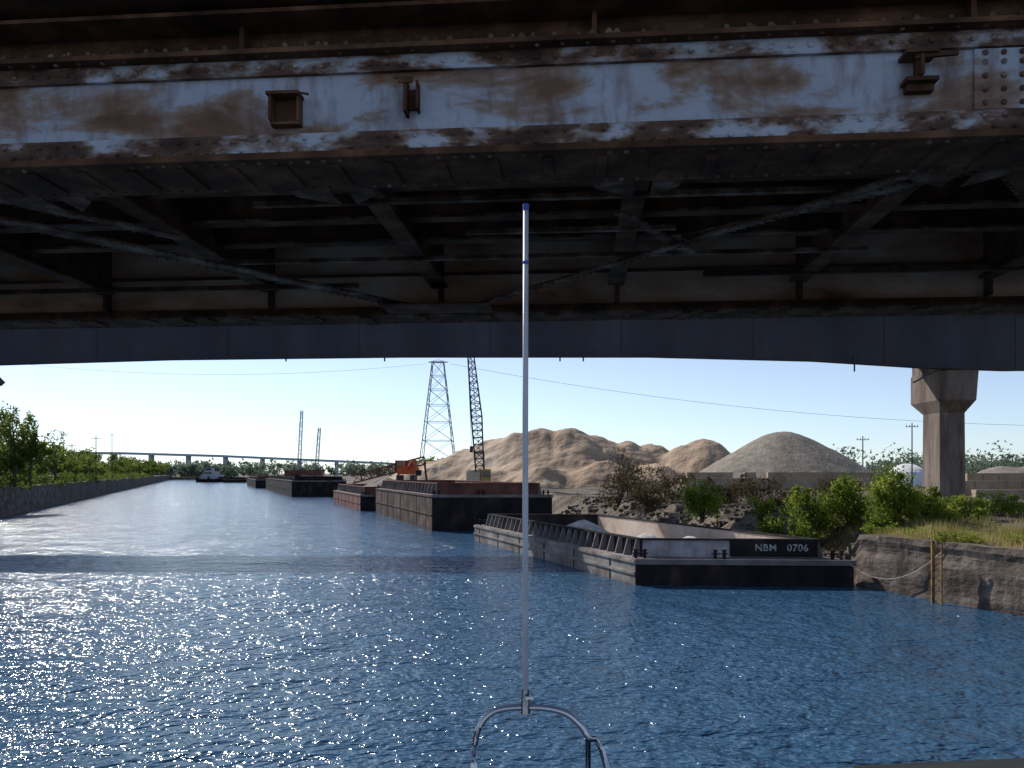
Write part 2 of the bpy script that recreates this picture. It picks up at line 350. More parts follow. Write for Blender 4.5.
S=.62
pile('sand_pile',-32,60,112,180,.5,[(-16,150,5.4,S,1),(-9,150,7.6,S,1),(-3,150,9.6,.7,1),(1.5,147,10.8,.7,1),(6,146,11.3,S,1),(10,144,11.3,.72,1),(14.5,146,10.0,S,1),(20.5,145,8.8,S,1),(26,147,8.4,S,1),
   (33.5,141,9.2,.7,1),(24,134,4.6,S,1),(15,131,5.2,S,1),(5,129,4.2,S,1),(-3,133,3.6,S,1)],SAND,na=.45,gul=.7,soft=1.5,rt=1.9)
pile('gravel_pile',20,66,98,146,.5,[(41,121,9.9,.66,1)],GRAV,na=.10,gul=.25,rt=3.6)
pile('small_gravel_pile',80,130,135,165,1,[(92,150,4.5,.5,1),(100,150,5.2,.5,1),(111,150,4.6,.5,1)],GRAV,na=.2)
def blockwall(x0,x1,y,z0,rows,name,dy=0):
    mb=MB()
    n=int((x1-x0)/1.5)
    for r in range(rows):
        for i in range(n):
            if r==rows-1 and random.random()<.08: continue
            x=x0+i*1.5+(.75 if r%2 else 0); yy=y+dy*i+random.uniform(-.05,.05)
            mb.box(x+.02,x+1.48,yy,yy+.75,z0+r*.75+.01,z0+r*.75+.74)
    mb.obj(name,BLOCK)
blockwall(22,49,104,2.1,4,'concrete_block_wall')
blockwall(41,60,76,2.0,4,'concrete_block_wall')
blockwall(38,47,72,2.0,2,'concrete_block_wall')
mb=MB()
mb.tube([(75,152,2),(75,152,4.6)],3.2,20); 
for i in range(6):
    a0=i/6*math.pi/2; a1=(i+1)/6*math.pi/2
    mb.tube([(75,152,4.6+2.2*math.sin(a0)),(75,152,4.6+2.2*math.sin(a1))],[3.2*math.cos(a0),max(.05,3.2*math.cos(a1))],20)
mb.obj('storage_dome',WHITE,smooth=True)
for x,y,h in ((64,128,11),(57,130,9)):
    mb=MB(); mb.tube([(x,y,2),(x,y,2+h)],[.13,.08],7); mb.beam((x-1.0,y,1.4+h),(x+1.0,y,1.4+h),.1)
    for d in (-1,-.4,.4,1): mb.tube([(x+d*.9,y,1.4+h),(x+d*.9,y,1.7+h)],.05,5)
    mb.obj('utility_pole',BARK)
for x,y,h in ((-78,150,9),(-88,160,8),(-100,200,12)):
    mb=MB(); mb.tube([(x,y,3),(x,y,3+h)],[.12,.08],6); mb.beam((x-.9,y,2.5+h),(x+.9,y,2.5+h),.1); mb.obj('utility_pole',BARK)

# ------------------------------------------------------------ lattice tower and wires
tw=empty('transmission_tower',(-24,260,0))
mb=MB(); lv=[2,9,15.5,21.5,27,32,36.5,41]
def tring(z):
    w=(12.4+(3.6-12.4)*(z-2)/39)/2; return [Vector(p) for p in ((-w,-w,z),(w,-w,z),(w,w,z),(-w,w,z))]
for a,b in zip(lv,lv[1:]):
    p=tring(a); q=tring(b)
    for k in range(4):
        j=(k+1)%4; mb.beam(p[k],q[k],.24); mb.beam(q[k],q[j],.15); mb.beam(p[k],q[j],.11); mb.beam(p[j],q[k],.11)
mb.obj('lattice',STEEL,tw)
mb=MB()
for z in (41,):
    mb.beam((-3.2,0,z),(3.2,0,z),.25); mb.beam((-3.2,0,z),(0,0,z+.8),.12); mb.beam((3.2,0,z),(0,0,z+.8),.12)
mb.obj('crossarm',STEEL,tw)
def wire(name,a,b,sag,r,m=STEEL,n=24):
    mb=MB(); a=Vector(a); b=Vector(b)
    mb.tube([a.lerp(b,i/n)-Vector((0,0,4*sag*(i/n)*(1-i/n))) for i in range(n+1)],r,5); return mb.obj(name,m)
wire('power_line',(-20,260,40.5),(210,255,20),6,.05); wire('power_line',(-28,260,40.5),(-190,270,45),5,.04)

# ------------------------------------------------------------ crawler crane
cr=empty('crawler_crane',(-4.4,108,2.5))
mb=MB()
for sx in (-1.7,1.7):
    mb.box(sx-.4,sx+.4,-2.4,2.4,.15,.95)
    mb.tube([(sx-.41,-2.4,.55),(sx+.41,-2.4,.55)],.42,12); mb.tube([(sx-.41,2.4,.55),(sx+.41,2.4,.55)],.42,12)
    for i in range(14): mb.box(sx-.45,sx+.45,-2.3+i*.34,-2.1+i*.34,.08,.15)
mb.box(-1.3,1.3,-1,1,.5,1.1); mb.obj('tracks',DARKST,cr)
mb=MB(); mb.box(-1.5,1.5,-2.2,2.6,1.15,2.9); mb.box(-1.6,.2,-3,-2.25,1.2,2.6); mb.obj('machinery_house',CREAM,cr)
mb=MB(); mb.box(.3,1.6,-3.1,-2.22,1.2,3.0); mb.obj('cab',YEL,cr)
mb=MB(); mb.box(.4,1.5,-3.13,-3.105,1.9,2.8); mb.box(1.605,1.63,-3,-2.4,1.9,2.8); mb.box(.285,.297,-3,-2.4,1.9,2.8); mb.obj('cab_windows',GLASS,cr)
mb=MB(); mb.lattice((.2,-2,1.6),(-.3,-1.8,10),1.0,1.4,9,.15); mb.lattice((-.3,-1.8,10),(-1.1,-1.2,18.2),1.4,.8,9,.15)
mb.beam((-1.5,-1.2,18.4),(-.6,-1.2,18.4),.5,.4); mb.obj('boom',DARKST,cr)
mb=MB(); mb.beam((-.6,2,2.9),(-.6,0,5.2),.16); mb.beam((.6,2,2.9),(.6,0,5.2),.16); mb.beam((-.6,0,5.2),(.6,0,5.2),.16); mb.beam((0,0,5.2),(-1.1,-1.2,18.2),.07); mb.beam((-1.5,-1.5,18.2),(-.9,-3.5,6),.05)
mb.box(-1.1,-.7,-3.7,-3.3,5.2,6); mb.obj('gantry_and_cables',DARKST,cr)
for (x,y,h,dx) in ((-80,300,26,1.2),(-71,290,19,1.2)):
    c=empty('crawler_crane',(x,y,2.3)); mb=MB(); mb.lattice((0,0,2),(dx,0,h),1.2,.8,14,.14); mb.beam((-3,0,4),(dx,0,h),.07); mb.obj('boom',STEEL,c)
    mb=MB(); mb.box(-5,2,-1.5,1.5,1.2,3.8); mb.box(.5,2.2,-2.4,-1.52,1.3,4); mb.obj('machinery_house',HULLRD,c)
    mb=MB(); mb.box(-3,-2,-3,3,0,1.1); mb.box(1,2,-3,3,0,1.1); mb.obj('tracks',DARKST,c)

# ------------------------------------------------------------ barges
def barge(A,wv,lv,zt,coam,side=HULLGR,cm=HULLRD,cin=None,inset=.9,endin=1.3,cargo=None,stiff=1.2,floor=.3,name='hopper_barge',cmat=GRAV):
    A=Vector((*A,0)); wv=Vector((*wv,0)); lv=Vector((*lv,0)); W=wv.length; Ln=lv.length; wu=wv/W; lu=lv/Ln
    e=empty(name,A)
    def P(u,v,z): return wu*u+lu*v+Vector((0,0,z))
    mb=MB(); rk=1.4
    top=[P(0,0,zt),P(W,0,zt),P(W,Ln,zt),P(0,Ln,zt)]; mid=[P(0,0,-.25),P(W,0,-.25),P(W,Ln,-.25),P(0,Ln,-.25)]; bot=[P(.1,rk,-1.5),P(W-.1,rk,-1.5),P(W-.1,Ln-rk,-1.5),P(.1,Ln-rk,-1.5)]
    for a,b in ((mid,top),(bot,mid)):
        for k in range(4):
            j=(k+1)%4; mb.face([a[k],a[j],b[j],b[k]],1 if k in(0,2) else 0)  # ends black, sides lighter: shade away from the sun put into colour
    i0,i1,j0,j1=inset,W-inset,endin,Ln-endin
    for u0,u1,v0,v1 in ((0,W,0,j0),(0,W,j1,Ln),(0,i0,j0,j1),(i1,W,j0,j1)):
        mb.face([P(u0,v0,zt),P(u1,v0,zt),P(u1,v1,zt),P(u0,v1,zt)],2)
    for (a,b) in (((i0,j0),(i1,j0)),((i1,j0),(i1,j1)),((i1,j1),(i0,j1)),((i0,j1),(i0,j0))):
        mb.face([P(*a,floor),P(*b,floor),P(*b,zt),P(*a,zt)],3)
    mb.face([P(i0,j0,floor),P(i1,j0,floor),P(i1,j1,floor),P(i0,j1,floor)],3)
    for z in (zt-.12,zt*.45):
        mb.hexa([P(-.07,0,z-.06),P(0,0,z-.06),P(0,Ln,z-.06),P(-.07,Ln,z-.06),P(-.07,0,z+.06),P(0,0,z+.06),P(0,Ln,z+.06),P(-.07,Ln,z+.06)],0)
    mb.hexa([P(-.05,-.1,zt-.22),P(W+.05,-.1,zt-.22),P(W+.05,-.004,zt-.22),P(-.05,-.004,zt-.22),P(-.05,-.1,zt+.02),P(W+.05,-.1,zt+.02),P(W+.05,-.004,zt+.02),P(-.05,-.004,zt+.02)],2)
    v=2.5
    while v<Ln-1:
        mb.hexa([P(-.03,v,.0),P(-.003,v,.0),P(-.003,v+.08,.0),P(-.03,v+.08,.0),P(-.03,v,zt-.2),P(-.003,v,zt-.2),P(-.003,v+.08,zt-.2),P(-.03,v+.08,zt-.2)],1); v+=4.3
    mb.obj('hull',[side,HULLBK,DECK,cin or HULLRD],e)
    mb=MB(); t=.1; zc=zt+coam
    for (u0,u1,v0,v1,mi) in ((i0,i1,j0-t,j0,2),(i0,i1,j1,j1+t,0),(i0-t,i0,j0-t,j1+t,0),(i1,i1+t,j0-t,j1+t,1)):
        mb.hexa([P(u0,v0,zt+.003),P(u1,v0,zt+.003),P(u1,v1,zt+.003),P(u0,v1,zt+.003),P(u0,v0,zc),P(u1,v0,zc),P(u1,v1,zc),P(u0,v1,zc)],mi)
    for (u0,u1,v0,v1) in ((i0-.25,i1+.25,j0-.25,j0+.05),(i0-.25,i1+.25,j1-.05,j1+.25),(i0-.25,i0+.05,j0+.05,j1-.05),(i1-.05,i1+.25,j0+.05,j1-.05)):
        mb.hexa([P(u0,v0,zc),P(u1,v0,zc),P(u1,v1,zc),P(u0,v1,zc),P(u0,v0,zc+.08),P(u1,v0,zc+.08),P(u1,v1,zc+.08),P(u0,v1,zc+.08)],0)
    k=int((Ln-2*endin)/stiff)
    for i in range(k+1):
        v=j0+i*(j1-j0)/k
        for u0,u1 in ((i0-t-.35,i0-t-.002),(i1+t+.002,i1+t+.35)):
            mb.hexa([P(u0,v-.04,zt+.003),P(u1,v-.04,zt+.003),P(u1,v+.04,zt+.003),P(u0,v+.04,zt+.003),P(u0+(.2 if u0<W/2 else 0),v-.04,zc-.01),P(u1-(.2 if u0>W/2 else 0),v-.04,zc-.01),P(u1-(.2 if u0>W/2 else 0),v+.04,zc-.01),P(u0+(.2 if u0<W/2 else 0),v+.04,zc-.01)],3)
    mb.obj('coaming',[cm,cin or cm,COAM if cin else cm,DECK],e)
    mb=MB()
    for u,v in ((.5,.6),(W-.38,.5),(.45,Ln-.6),(W-.6,Ln-.6),(W*.42,.5)):
        for d in (-.2,.2):
            c=P(u+d,v,zt); mb.tube([c,c+Vector((0,0,.36))],.08,9); mb.tube([c+Vector((0,0,.36)),c+Vector((0,0,.41))],.12,9)
        mb.beam(P(u-.36,v,zt+.22),P(u+.36,v,zt+.22),.05)
    mb.obj('bitts',HULLBK,e)
    if cargo:
        mb=MB(); nx,ny=30,int(Ln/ .35); 
        for j in range(ny+1):
            for i in range(nx+1):
                u=i0+.01+(i1-i0-.02)*i/nx; v=j0+.01+(j1-j0-.02)*j/ny
                h=max([floor+.1]+[c[2]-math.sqrt((u-c[0])**2+(v-c[1])**2+.1)*.6 for c in cargo])+.06*fbm(u*2,v*2)
                mb.v.append(tuple(P(u,v,h)))
        for j in range(ny):
            for i in range(nx):
                a=j*(nx+1)+i; mb.f.append((a,a+1,a+nx+2,a+nx+1)); mb.m.append(0)
        mb.obj('gravel_cargo',cmat,e,smooth=True)
    return e,P
LGRAV=mat('pale_gravel',[(.3,(.26,.24,.23)),(.5,(.42,.4,.38)),(.7,(.55,.53,.5))],scale=2,detail=12,rough=.95,bump=.8,bscale=6,bdist=.08)
e1,P1=barge((5.5,35.7),(9.5,-.6),(-8.3,24),1.15,.78,cm=HULLBK,cin=COAMIN,cargo=[(2.3,3.6,2.25),(4.1,3.2,2.15),(2.6,12,2.45),(4,8,1.4),(3,18,1.5)],stiff=.85,cmat=LGRAV)
mb=MB()
q=lambda u,v,z:P1(u,v,z)
mb.hexa([q(4.8,1.02,1.2),q(8.65,1.02,1.2),q(8.65,1.12,1.2),q(4.8,1.12,1.2),q(4.8,1.02,2.0),q(8.65,1.02,2.0),q(8.65,1.12,2.0),q(4.8,1.12,2.0)])
mb.obj('name_board',HULLBK,e1)
fc=bpy.data.curves.new('lettering','FONT'); fc.body='NBM   0706'; fc.size=.44; fc.extrude=.004; fc.offset=.006; fc.space_character=1.1
fo=bpy.data.objects.new('lettering',fc); scn.collection.objects.link(fo); fo.parent=e1; fo.location=P1(5.85,1.005,1.47); fo.rotation_euler=(R(90),0,math.atan2(-.6,9.5)); fc.materials.append(WORNW)
barge((-6.9,69),(10.4,.8),(-10.2,31.5),3.1,.95,side=HULLBR,cm=HULLRD,stiff=1.5,floor=.6)
barge((-20,105.5),(10.4,1.5),(-10,29),2.1,1.0,side=HULLRD,cm=HULLRD,floor=.4,cargo=[(5,8,4.6),(5,15,4.4)])
barge((-46,167),(11,2),(-30,80),3.4,.8,side=HULLBK,cm=HULLBK,stiff=3,floor=.6)
barge((-84,262),(11,3),(-22,58),2.8,.8,side=HULLBK,cm=HULLRD,stiff=3,floor=.6)
barge((-106,330),(11,3),(-22,58),2.8,.8,side=HULLRD,cm=HULLRD,stiff=3,floor=.6)
barge((-170,440),(13,4),(-10,28),2.0,.8,side=HULLBK,cm=HULLBK,stiff=3,floor=.6)
barge((-150,415),(11,3),(-8,30),1.8,.8,side=HULLBK,cm=HULLBK,stiff=3,floor=.6)
tb=empty('towboat',(-166,430,0)); mb=MB(); mb.hexa([(-4,2,-1),(4,2,-1),(4,24,-1),(-4,24,-1),(-4.3,0,1.8),(4.3,0,1.8),(4.3,25,1.8),(-4.3,25,1.8)]); mb.box(-3.4,-2.5,-.6,0,0,3); mb.box(2.5,3.4,-.6,0,0,3); mb.obj('hull',HULLBK,tb)
mb=MB(); mb.box(-3.2,3.2,5,22,1.8,4); mb.box(-2.4,2.4,6,18,4,5.8); mb.box(-1.7,1.7,7,12,5.8,7.8); mb.box(-1.9,1.9,6.7,12.3,7.8,8); mb.obj('superstructure',TUGW,tb)
mb=MB(); mb.box(-1.6,1.6,6.97,6.99,6.5,7.5); mb.box(-2.2,2.2,5.97,5.99,4.6,5.4); mb.obj('windows',GLASS,tb)
mb=MB(); mb.tube([(0,9,8),(0,9,12)],.12,6); mb.tube([(-2,16,5.8),(-2,16,8.3)],.35,8); mb.tube([(2,16,5.8),(2,16,8.3)],.35,8); mb.obj('mast_and_stacks',DARKST,tb)
ex=empty('excavator',(-15.5,118,3.9))
mb=MB(); mb.box(-1.3,-.7,-1.9,1.9,0,.8); mb.box(.7,1.3,-1.9,1.9,0,.8); mb.obj('tracks',DARKST,ex)
mb=MB(); mb.box(-1.3,1.4,-1.2,2,.9,2.1); mb.box(-1.3,-.3,-1.6,-.2,2.1,2.9); mb.beam((.2,-1,1.6),(1.2,-3,3.0),.35); mb.beam((1.2,-3,3.0),(2.2,-4.2,1.4),.28); mb.obj('body_and_arm',ORG,ex)
mb=MB(); mb.box(-1.2,-.4,-1.63,-1.605,2.15,2.8); mb.hexa([(1.9,-4.6,.7),(2.6,-4.6,.7),(2.6,-3.9,.7),(1.9,-3.9,.7),(1.8,-4.7,1.5),(2.7,-4.7,1.5),(2.7,-3.8,1.5),(1.8,-3.8,1.5)]); mb.obj('cab_window_and_bucket',GLASS,ex)
cv=empty('loading_conveyor',(0,0,0)); mb=MB(); mb.lattice((-25,125,4),(-14,128,7.0),1.2,1.2,8,.2); mb.beam((-14,128,6.8),(-13.5,128,2.4),.3); mb.beam((-18,127,5.6),(-18,127,2.2),.25); mb.box(-18.5,-15.5,126.5,129.5,5.0,7.0); mb.obj('conveyor_frame',HULLRD,cv)
wire('mooring_rope',P1(9.2,.3,1.3)+Vector((5.5,35.7,0)),(16.8,31.0,2.1),1.1,.018,ROPE)
mb=MB(); mb.beam((16.15,30.7,-.5),(16.15,30.7,2.4),.11,.08); mb.beam((16.3,30.35,-.5),(16.3,30.35,2.4),.05,.05)
for i in range(9): mb.beam((16.15,30.7,-.2+i*.3),(16.3,30.35,-.2+i*.3),.035)
mb.obj('wall_ladder',RYEL)

# ------------------------------------------------------------ distant bridge
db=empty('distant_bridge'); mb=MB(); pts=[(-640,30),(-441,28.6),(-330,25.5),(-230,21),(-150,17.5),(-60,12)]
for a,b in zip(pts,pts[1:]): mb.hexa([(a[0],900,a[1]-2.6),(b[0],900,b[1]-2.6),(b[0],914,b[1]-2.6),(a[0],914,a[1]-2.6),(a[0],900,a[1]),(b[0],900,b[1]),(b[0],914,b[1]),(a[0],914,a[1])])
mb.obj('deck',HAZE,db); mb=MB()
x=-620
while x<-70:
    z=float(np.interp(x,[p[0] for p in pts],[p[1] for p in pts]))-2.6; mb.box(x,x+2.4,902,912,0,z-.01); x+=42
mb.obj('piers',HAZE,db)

# ------------------------------------------------------------ highway bridge
hb=empty('highway_bridge'); prof=[(-90,12.6),(-60,13.4),(-40,13.85),(-25,14.3),(-8,14.5),(10,14.5),(22,14.2),(30,13.7),(36,13.5),(44,13.6),(60,14.2),(90,14.2)]
mb=MB()
for y,dz in ((58.5,-.95),(62.6,.15)):
    for a,b in zip(prof,prof[1:]):
        za,zb=a[1]+dz,b[1]+dz
        mb.hexa([(a[0],y,za),(b[0],y,zb),(b[0],y+.08,zb),(a[0],y+.08,za),(a[0],y,16.8),(b[0],y,16.8),(b[0],y+.08,16.8),(a[0],y+.08,16.8)])
        mb.hexa([(a[0],y-.25,za-.08),(b[0],y-.25,zb-.08),(b[0],y+.33,zb-.08),(a[0],y+.33,za-.08),(a[0],y-.25,za-.002),(b[0],y-.25,zb-.002),(b[0],y+.33,zb-.002),(a[0],y+.33,za-.002)])
x=-88
while x<88:
    mb.box(x,x+.03,58.45,58.498,float(np.interp(x,[p[0] for p in prof],[p[1] for p in prof]))-.94,16.79)
    mb.box(x,x+.1,58.6,62.59,15.2,15.6); x+=9.6
mb.obj('girders',GIRD,hb)
mb=MB(); mb.box(-92,92,57.8,63.4,16.81,17.0); x=-91
while x<91: mb.box(x,x+.1,57.9,58.0,17.0,17.9); mb.box(x,x+.1,63.2,63.3,17.0,17.9); x+=2.4
for z in (17.45,17.85): mb.box(-92,92,57.86,57.898,z,z+.06); mb.box(-92,92,63.302,63.34,z,z+.06)
mb.obj('deck_and_railing',CONC,hb)
mb=MB()
def pier(xc,zc,zg,zi):
    c=.3
    def ring(w,y0,y1,z): return [(xc-w+c,y0,z),(xc+w-c,y0,z),(xc+w,y0+c,z),(xc+w,y1-c,z),(xc+w-c,y1,z),(xc-w+c,y1,z),(xc-w,y1-c,z),(xc-w,y0+c,z)]
    rs=[ring(.96,59.4,62.6,zg),ring(.94,59.5,62.5,zc-3.1),ring(1.35,58.7,63.6,zc-2.2),ring(1.35,58.4,63.6,zc-.06)]
    b=len(mb.v)
    for r in rs: mb.v+=r
    for i in range(len(rs)-1):
        for k in range(8): mb.f.append((b+i*8+k,b+i*8+(k+1)%8,b+i*8+8+(k+1)%8,b+i*8+8+k)); mb.m.append(0)
    mb.f.append(tuple(b+(len(rs)-1)*8+k for k in range(8))); mb.m.append(0)
    mb.box(xc-1.2,xc+1.2,59.2,63.4,zc-.055,zi-.05)
pier(32.9,12.6,1.5,13.75); pier(-46,12.6,-1,13.7); mb.obj('piers',PIERM,hb)
mb=MB(); mb.beam((29.3,58.4,11.6),(31.1,58.6,12.5),.11)
for x in (-16.5,-9.3,3.5,5.2,25): mb.tube([(x,58.4,13.6),(x,58.4,13.15 if x<20 else 12.4)],.06,5)
mb.beam((-38.8,58.4,13.1),(-37.3,58.5,11.5),.4); mb.beam((-40.5,58.4,12.9),(-37.3,58.5,11.5),.12); mb.obj('drain_pipes',DARKST,hb)

# ------------------------------------------------------------ riveted rail bridge overhead
rb=empty('riveted_steel_bridge',(0,8,0),R(-4.6)); X0,X1=-14,13
def rows(mb,z,y,sp,r,x0=X0,x1=X1,d='y',st=0):
    x=x0+st
    while x<x1:
        if random.random()>.02: mb.rivet((x+random.uniform(-.005,.005),y,z+(random.uniform(-.004,.004) if d=='y' else 0)),r*random.uniform(.85,1.1),d)
        x+=sp
mb=MB(); mb.box(X0,X1,.06,.09,8.25,9.3); mb.obj('chord_web',PAINT,rb)
mb=MB(); mb.box(X0,X1,0,.058,8.26,8.47); mb.box(X0,X1,.01,.058,9.08,9.24); mb.obj('chord_angles',PAINT2,rb)
mb=MB(); mb.box(X0,X1,-.07,.85,8.19,8.258); mb.box(X0,X1,-.13,.85,9.242,9.29); mb.box(X0,X1,.78,.81,8.26,9.24)
x=X0
while x<X1:
    mb.box(x,x+.1,.1,.7,8.165,8.188); x+=.55
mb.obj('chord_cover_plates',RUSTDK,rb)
mb=MB(); rows(mb,8.31,0,.19,.030); rows(mb,8.415,0,.19,.028,st=.095); rows(mb,9.16,.01,.19,.032)
for x in (4.55,4.72,4.89,5.06,5.23,5.4):
    for z in (8.55,8.68,8.81,8.94,9.03): mb.rivet((x,.035,z),.03)
mb.obj('chord_rivets',PAINT2,rb)
mb=MB(); rows(mb,8.19,0.02,.17,.03,d='z'); rows(mb,8.19,.75,.17,.03,d='z'); rows(mb,9.242,-.06,.25,.026,d='z')
rows(mb,9.42,.33,.22,.032); rows(mb,9.55,.33,.22,.032,st=.11)
mb.obj('plate_rivets',RUSTFL,rb)
mb=MB(); mb.box(4.45,5.5,.035,.059,8.49,9.07); mb.obj('splice_plate',PAINT,rb)
mb=MB()
x,z=-2.32,8.72
mb.box(x-.17,x+.17,-.12,.058,z+.11,z+.14); mb.box(x-.15,x-.12,-.1,.058,z-.14,z+.108); mb.box(x+.13,x+.155,-.06,.058,z-.14,z+.108); mb.box(x-.15,x+.155,-.05,.058,z-.17,z-.142); mb.box(x-.118,x+.128,.03,.058,z-.138,z+.105); mb.beam((x+.17,-.1,z+.12),(x+.27,-.1,z+.10),.02)
x,z=-1.03,8.78
mb.box(x-.05,x-.02,-.12,.058,z-.17,z+.17); mb.box(x+.07,x+.09,-.08,.058,z-.13,z+.15); mb.box(x-.1,x+.05,-.14,-.121,z+.1,z+.16); mb.beam((x-.14,-.13,z+.17),(x+.02,-.12,z+.13),.03); mb.box(x-.018,x+.068,.02,.058,z-.1,z+.1)
x,z=3.95,8.86
mb.box(x-.2,x+.1,-.16,.058,z+.11,z+.15); mb.box(x-.06,x-.03,-.14,.058,z-.09,z+.108); mb.box(x-.18,x+.12,-.1,.058,z-.13,z-.092); mb.beam((x-.1,-.1,z+.09),(x+.28,-.12,z+.1),.035); mb.box(x-.15,x+.1,-.03,.058,z-.2,z-.132)
mb.obj('web_brackets',RUSTDK,rb)
mb=MB()
for i in range(40):
    x=random.uniform(-6,6); s=random.uniform(.015,.05); mb.hexa([(x-s,-.12,9.29),(x+s,-.12,9.29),(x+s,-.02,9.29),(x-s,-.02,9.29),(x-s*.4,-.1,9.31+s*.8),(x+s*.2,-.1,9.31+s),(x+s*.3,-.04,9.31+s),(x-s*.5,-.04,9.31)])
mb.obj('rust_debris',RUSTFL,rb)
mb=MB(); mb.box(X0,X1,.36,.4,9.29,9.84); mb.box(X0,X1,.33,.358,9.36,9.62)
x=X0
while x<X1: mb.box(x,x+.05,.2,.329,9.29,9.84); x+=3.7
mb.box(X0,X1,-.3,9.3,9.85,10.15)
mb.box(X0,X1,-.05,.33,9.70,9.74)
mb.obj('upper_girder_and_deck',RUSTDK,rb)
mb=MB(); fl=MB(); rv=MB()
for x in (-12.6,-9.1,-5.6,-2.1,1.4,4.9,8.4,11.9):
    mb.box(x,x+.03,.81,7.9,8.75,9.84); mb.box(x-.14,x+.17,.82,7.9,8.7,8.748)
    for sgn in (-1,1):
        mb.hexa([(x+.015+sgn*.02,.82,8.27),(x+.015+sgn*.035,.82,8.27),(x+.015+sgn*.035,1.5,8.5),(x+.015+sgn*.02,1.5,8.5),(x+.015+sgn*.02,.82,8.9),(x+.015+sgn*.035,.82,8.9),(x+.015+sgn*.035,1.6,8.9),(x+.015+sgn*.02,1.6,8.9)])
for y in (1.7,2.9,4.3,5.5):
    mb.box(X0,X1,y,y+.025,8.98,9.84); mb.box(X0,X1,y-.11,y+.14,8.93,8.978)
    fl.box(X0,X1,y-.118,y-.112,8.93,8.975)  # paler strip paints the light caught along the flange edge
for i in range(60):
    x=X0+i*.45; mb.box(x,x+.24,.9,7.9,9.6,9.838)
mb.obj('floor_beams_and_stringers',RUSTDK,rb); fl.obj('stringer_edge_highlights',RUSTFL,rb)
mb=MB(); lt=MB(); md=MB()
def lateral(a,b,w,m,z=8.3):
    m.beam((a[0],a[1],z),(b[0],b[1],z),w,.03); a=Vector((*a,z-.015)); b=Vector((*b,z-.015)); L=(b-a).length; d=(b-a)/L; r=Vector((d.y,-d.x,0))*w*.42
    n=int(L/.16)
    for i in range(n):
        for s in (-1,1): rv.rivet(a+d*(i*.16)+r*s,.028,'z')
lateral((-6.9,1.8),(-2.6,7.7),.34,md); lateral((-11.5,7.7),(-7.2,1.2),.3,mb)
lateral((-1.4,7.7),(4.6,.9),.15,lt); lateral((10.5,7.7),(5.2,.9),.3,mb)
lateral((-6.5,1.2),(-5.0,3.0),.22,md,8.36); lateral((2.2,3.6),(5.4,.9),.22,md,8.36); lateral((1.2,2.4),(2.4,4.4),.16,md,8.36)
for y,x0,x1 in ((1.75,-3.4,4.4),(3.1,-.9,2.0),(4.4,-5,5)): lt.box(x0,x1,y,y+.09,8.34,8.40)
mb.box(-3.1,-1.0,7.0,7.95,8.2,8.225); mb.box(-9.5,-8.3,.9,1.6,8.2,8.225)
for x in (-5.6,-2.1,1.4,4.9):
    for sx,w in ((-1,.5),(1,.35)): md.hexa([(x+sx*.1,.86,8.262),(x+sx*(w+.1),.86,8.262),(x+sx*(w+.05),1.25,8.262),(x+sx*.1,1.55,8.262),(x+sx*.1,.86,8.28),(x+sx*(w+.1),.86,8.28),(x+sx*(w+.05),1.25,8.28),(x+sx*.1,1.55,8.28)])
mb.obj('lateral_bracing',RUSTDK,rb); lt.obj('light_bracing',RUSTFL,rb); md.obj('gussets_and_struts',RUSTFL,rb); rv.obj('bracing_rivets',RUSTFL,rb)
mb=MB(); mb.box(X0,X1,8.0,8.04,8.28,9.84); mb.box(X0,X1,8.75,8.8,8.28,9.84); mb.obj('far_chord_web',RUSTMID,rb)
mb=MB(); mb.box(X0,X1,7.9,8.9,8.2,8.26); mb.box(X0,X1,7.93,7.998,8.262,8.36); mb.box(X0,X1,7.9,7.998,8.98,9.02)
mb.box(X0,-3.6,7.3,7.4,8.62,8.7); mb.box(3.0,X1,7.1,7.2,8.66,8.76)
x=X0
while x<X1:
    w=random.uniform(.05,.3); mb.box(x+.3,x+.3+w,7.95,8.0+random.uniform(.1,.8),8.199-random.uniform(.02,.06),8.199); x+=random.uniform(.4,1.3)
for x in (-12.6,-9.1,-5.6,-2.1,1.4,4.9,8.4,11.9): mb.box(x,x+.08,7.8,7.998,8.37,9.84)
rows(mb,8.2,7.98,.2,.03,d='z'); rows(mb,8.2,8.8,.2,.03,d='z'); rows(mb,8.31,7.93,.2,.028)
mb.obj('far_chord_plates',RUSTDK,rb)

# ------------------------------------------------------------ own boat
bt=empty('tour_boat'); mb=MB()
sec=[(-9,2.2),(-3,2.3),(0,1.9),(2,1.1),(3.3,.25)]
for (y0,w0),(y1,w1) in zip(sec,sec[1:]):
    mb.hexa([(-w0*.75,y0,-.3),(w0*.75,y0,-.3),(w1*.7,y1,-.3),(-w1*.7,y1,-.3),(-w0,y0,3.0),(w0,y0,3.0),(w1,y1,3.0),(-w1,y1,3.0)])
mb.obj('hull_and_deck',GELC,bt)
mb=MB(); y=3.0
path=[(-.14,2.9,3.0),(-.142,2.95,3.85)]+[(-.14,y,3.98),(-.128,y,4.035),(-.105,y,4.075),(-.07,y,4.105),(-.02,y,4.118),(.05,y,4.122),(.13,y,4.118),(.20,y,4.10),(.25,y,4.06),(.285,y,4.01),(.36,y-.01,3.88),(.52,2.6,3.0)]
sp=[]
for i in range(len(path)-1):
    p0,p1,p2,p3=[Vector(path[max(0,min(len(path)-1,j))]) for j in (i-1,i,i+1,i+2)]
    for k in range(5):
        t=k/5; sp.append(.5*((2*p1)+(-p0+p2)*t+(2*p0-5*p1+4*p2-p3)*t*t+(-p0+3*p1-3*p2+p3)*t**3))
sp.append(Vector(path[-1]))
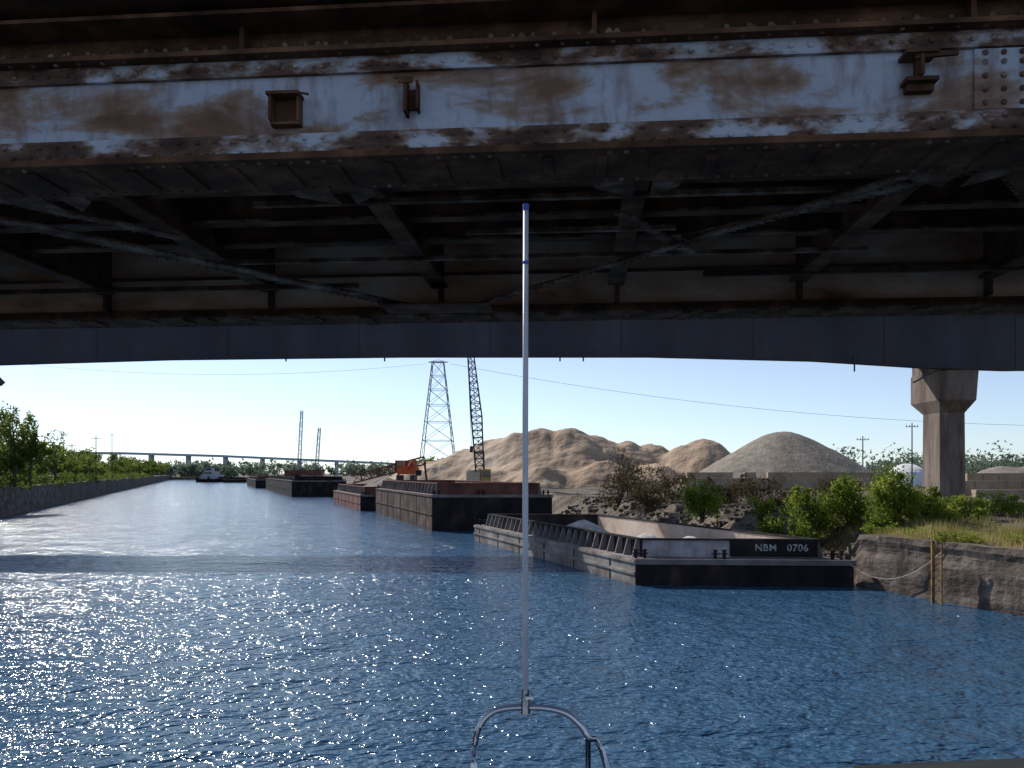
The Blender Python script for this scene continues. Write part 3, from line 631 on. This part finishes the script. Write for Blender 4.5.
mb.tube(sp,.0125,12); mb.tube([(.285,3.0,4.0),(.29,3.05,3.75),(.29,3.05,3.0)],.011,10); mb.obj('bow_rail',CHROME,bt,smooth=True)
mb=MB(); mb.tube([(.05,y,4.10),(.05,y,4.16)],.02,12); mb.tube([(.05,y,4.16),(.05,y,4.19)],.015,12); mb.beam((.05,y-.03,4.165),(.08,y-.03,4.165),.01); mb.obj('staff_socket',CHROME,bt)
mb=MB(); mb.tube([(.05,y,4.14),(.05,y,5.2),(.052,y,5.985)],[.0115,.0108,.010],12); mb.obj('flag_staff',ALU,bt,smooth=True)
mb=MB(); mb.tube([(.052,y,5.985),(.052,y,6.008)],.0115,12); mb.tube([(.051,y,5.782),(.051,y,5.794)],.0118,12); mb.obj('staff_bands',BLUEB,bt)
mb=MB(); mb.beam((1.08,2.5,4.045),(2.3,2.35,4.155),.09,.05); mb.tube([(1.3,2.47,3.0),(1.3,2.47,4.04)],.02,8); mb.tube([(2.1,2.4,3.0),(2.1,2.4,4.11)],.02,8); mb.obj('side_cap_rail',TEAK,bt)

# ------------------------------------------------------------ light
EL,AZ=37,-39
w=bpy.data.worlds.new('World'); scn.world=w; w.use_nodes=True; n=w.node_tree
sky=n.nodes.new('ShaderNodeTexSky'); sky.sky_type='NISHITA'; sky.sun_disc=False; sky.sun_elevation=R(EL); sky.sun_rotation=R(AZ); sky.air_density=.75; sky.dust_density=.12; sky.ozone_density=5
hs=n.nodes.new('ShaderNodeHueSaturation'); hs.inputs['Saturation'].default_value=.72; hs.inputs['Value'].default_value=.93
bg=n.nodes['Background']; bg.inputs[1].default_value=.15; n.links.new(sky.outputs[0],hs.inputs['Color']); n.links.new(hs.outputs[0],bg.inputs[0])
sl=bpy.data.lights.new('sun','SUN'); sl.energy=5; sl.angle=R(.5); sl.color=(1,.95,.88)
so=bpy.data.objects.new('sun',sl); scn.collection.objects.link(so)
d=Vector((math.sin(R(AZ))*math.cos(R(EL)),math.cos(R(AZ))*math.cos(R(EL)),math.sin(R(EL))))
so.rotation_euler=d.to_track_quat('Z','Y').to_euler(); so.location=d*50+Vector((0,0,40))
cam=bpy.data.cameras.new('camera'); co=bpy.data.objects.new('camera',cam); scn.collection.objects.link(co)
co.location=(0,0,5); co.rotation_euler=(R(90),0,0); cam.lens=28.125; cam.sensor_width=36; cam.shift_y=89/1024; cam.clip_start=.05; cam.clip_end=9000
scn.camera=co
scn.view_settings.view_transform='Standard'; scn.view_settings.look='None'; scn.view_settings.exposure=0; scn.view_settings.gamma=1
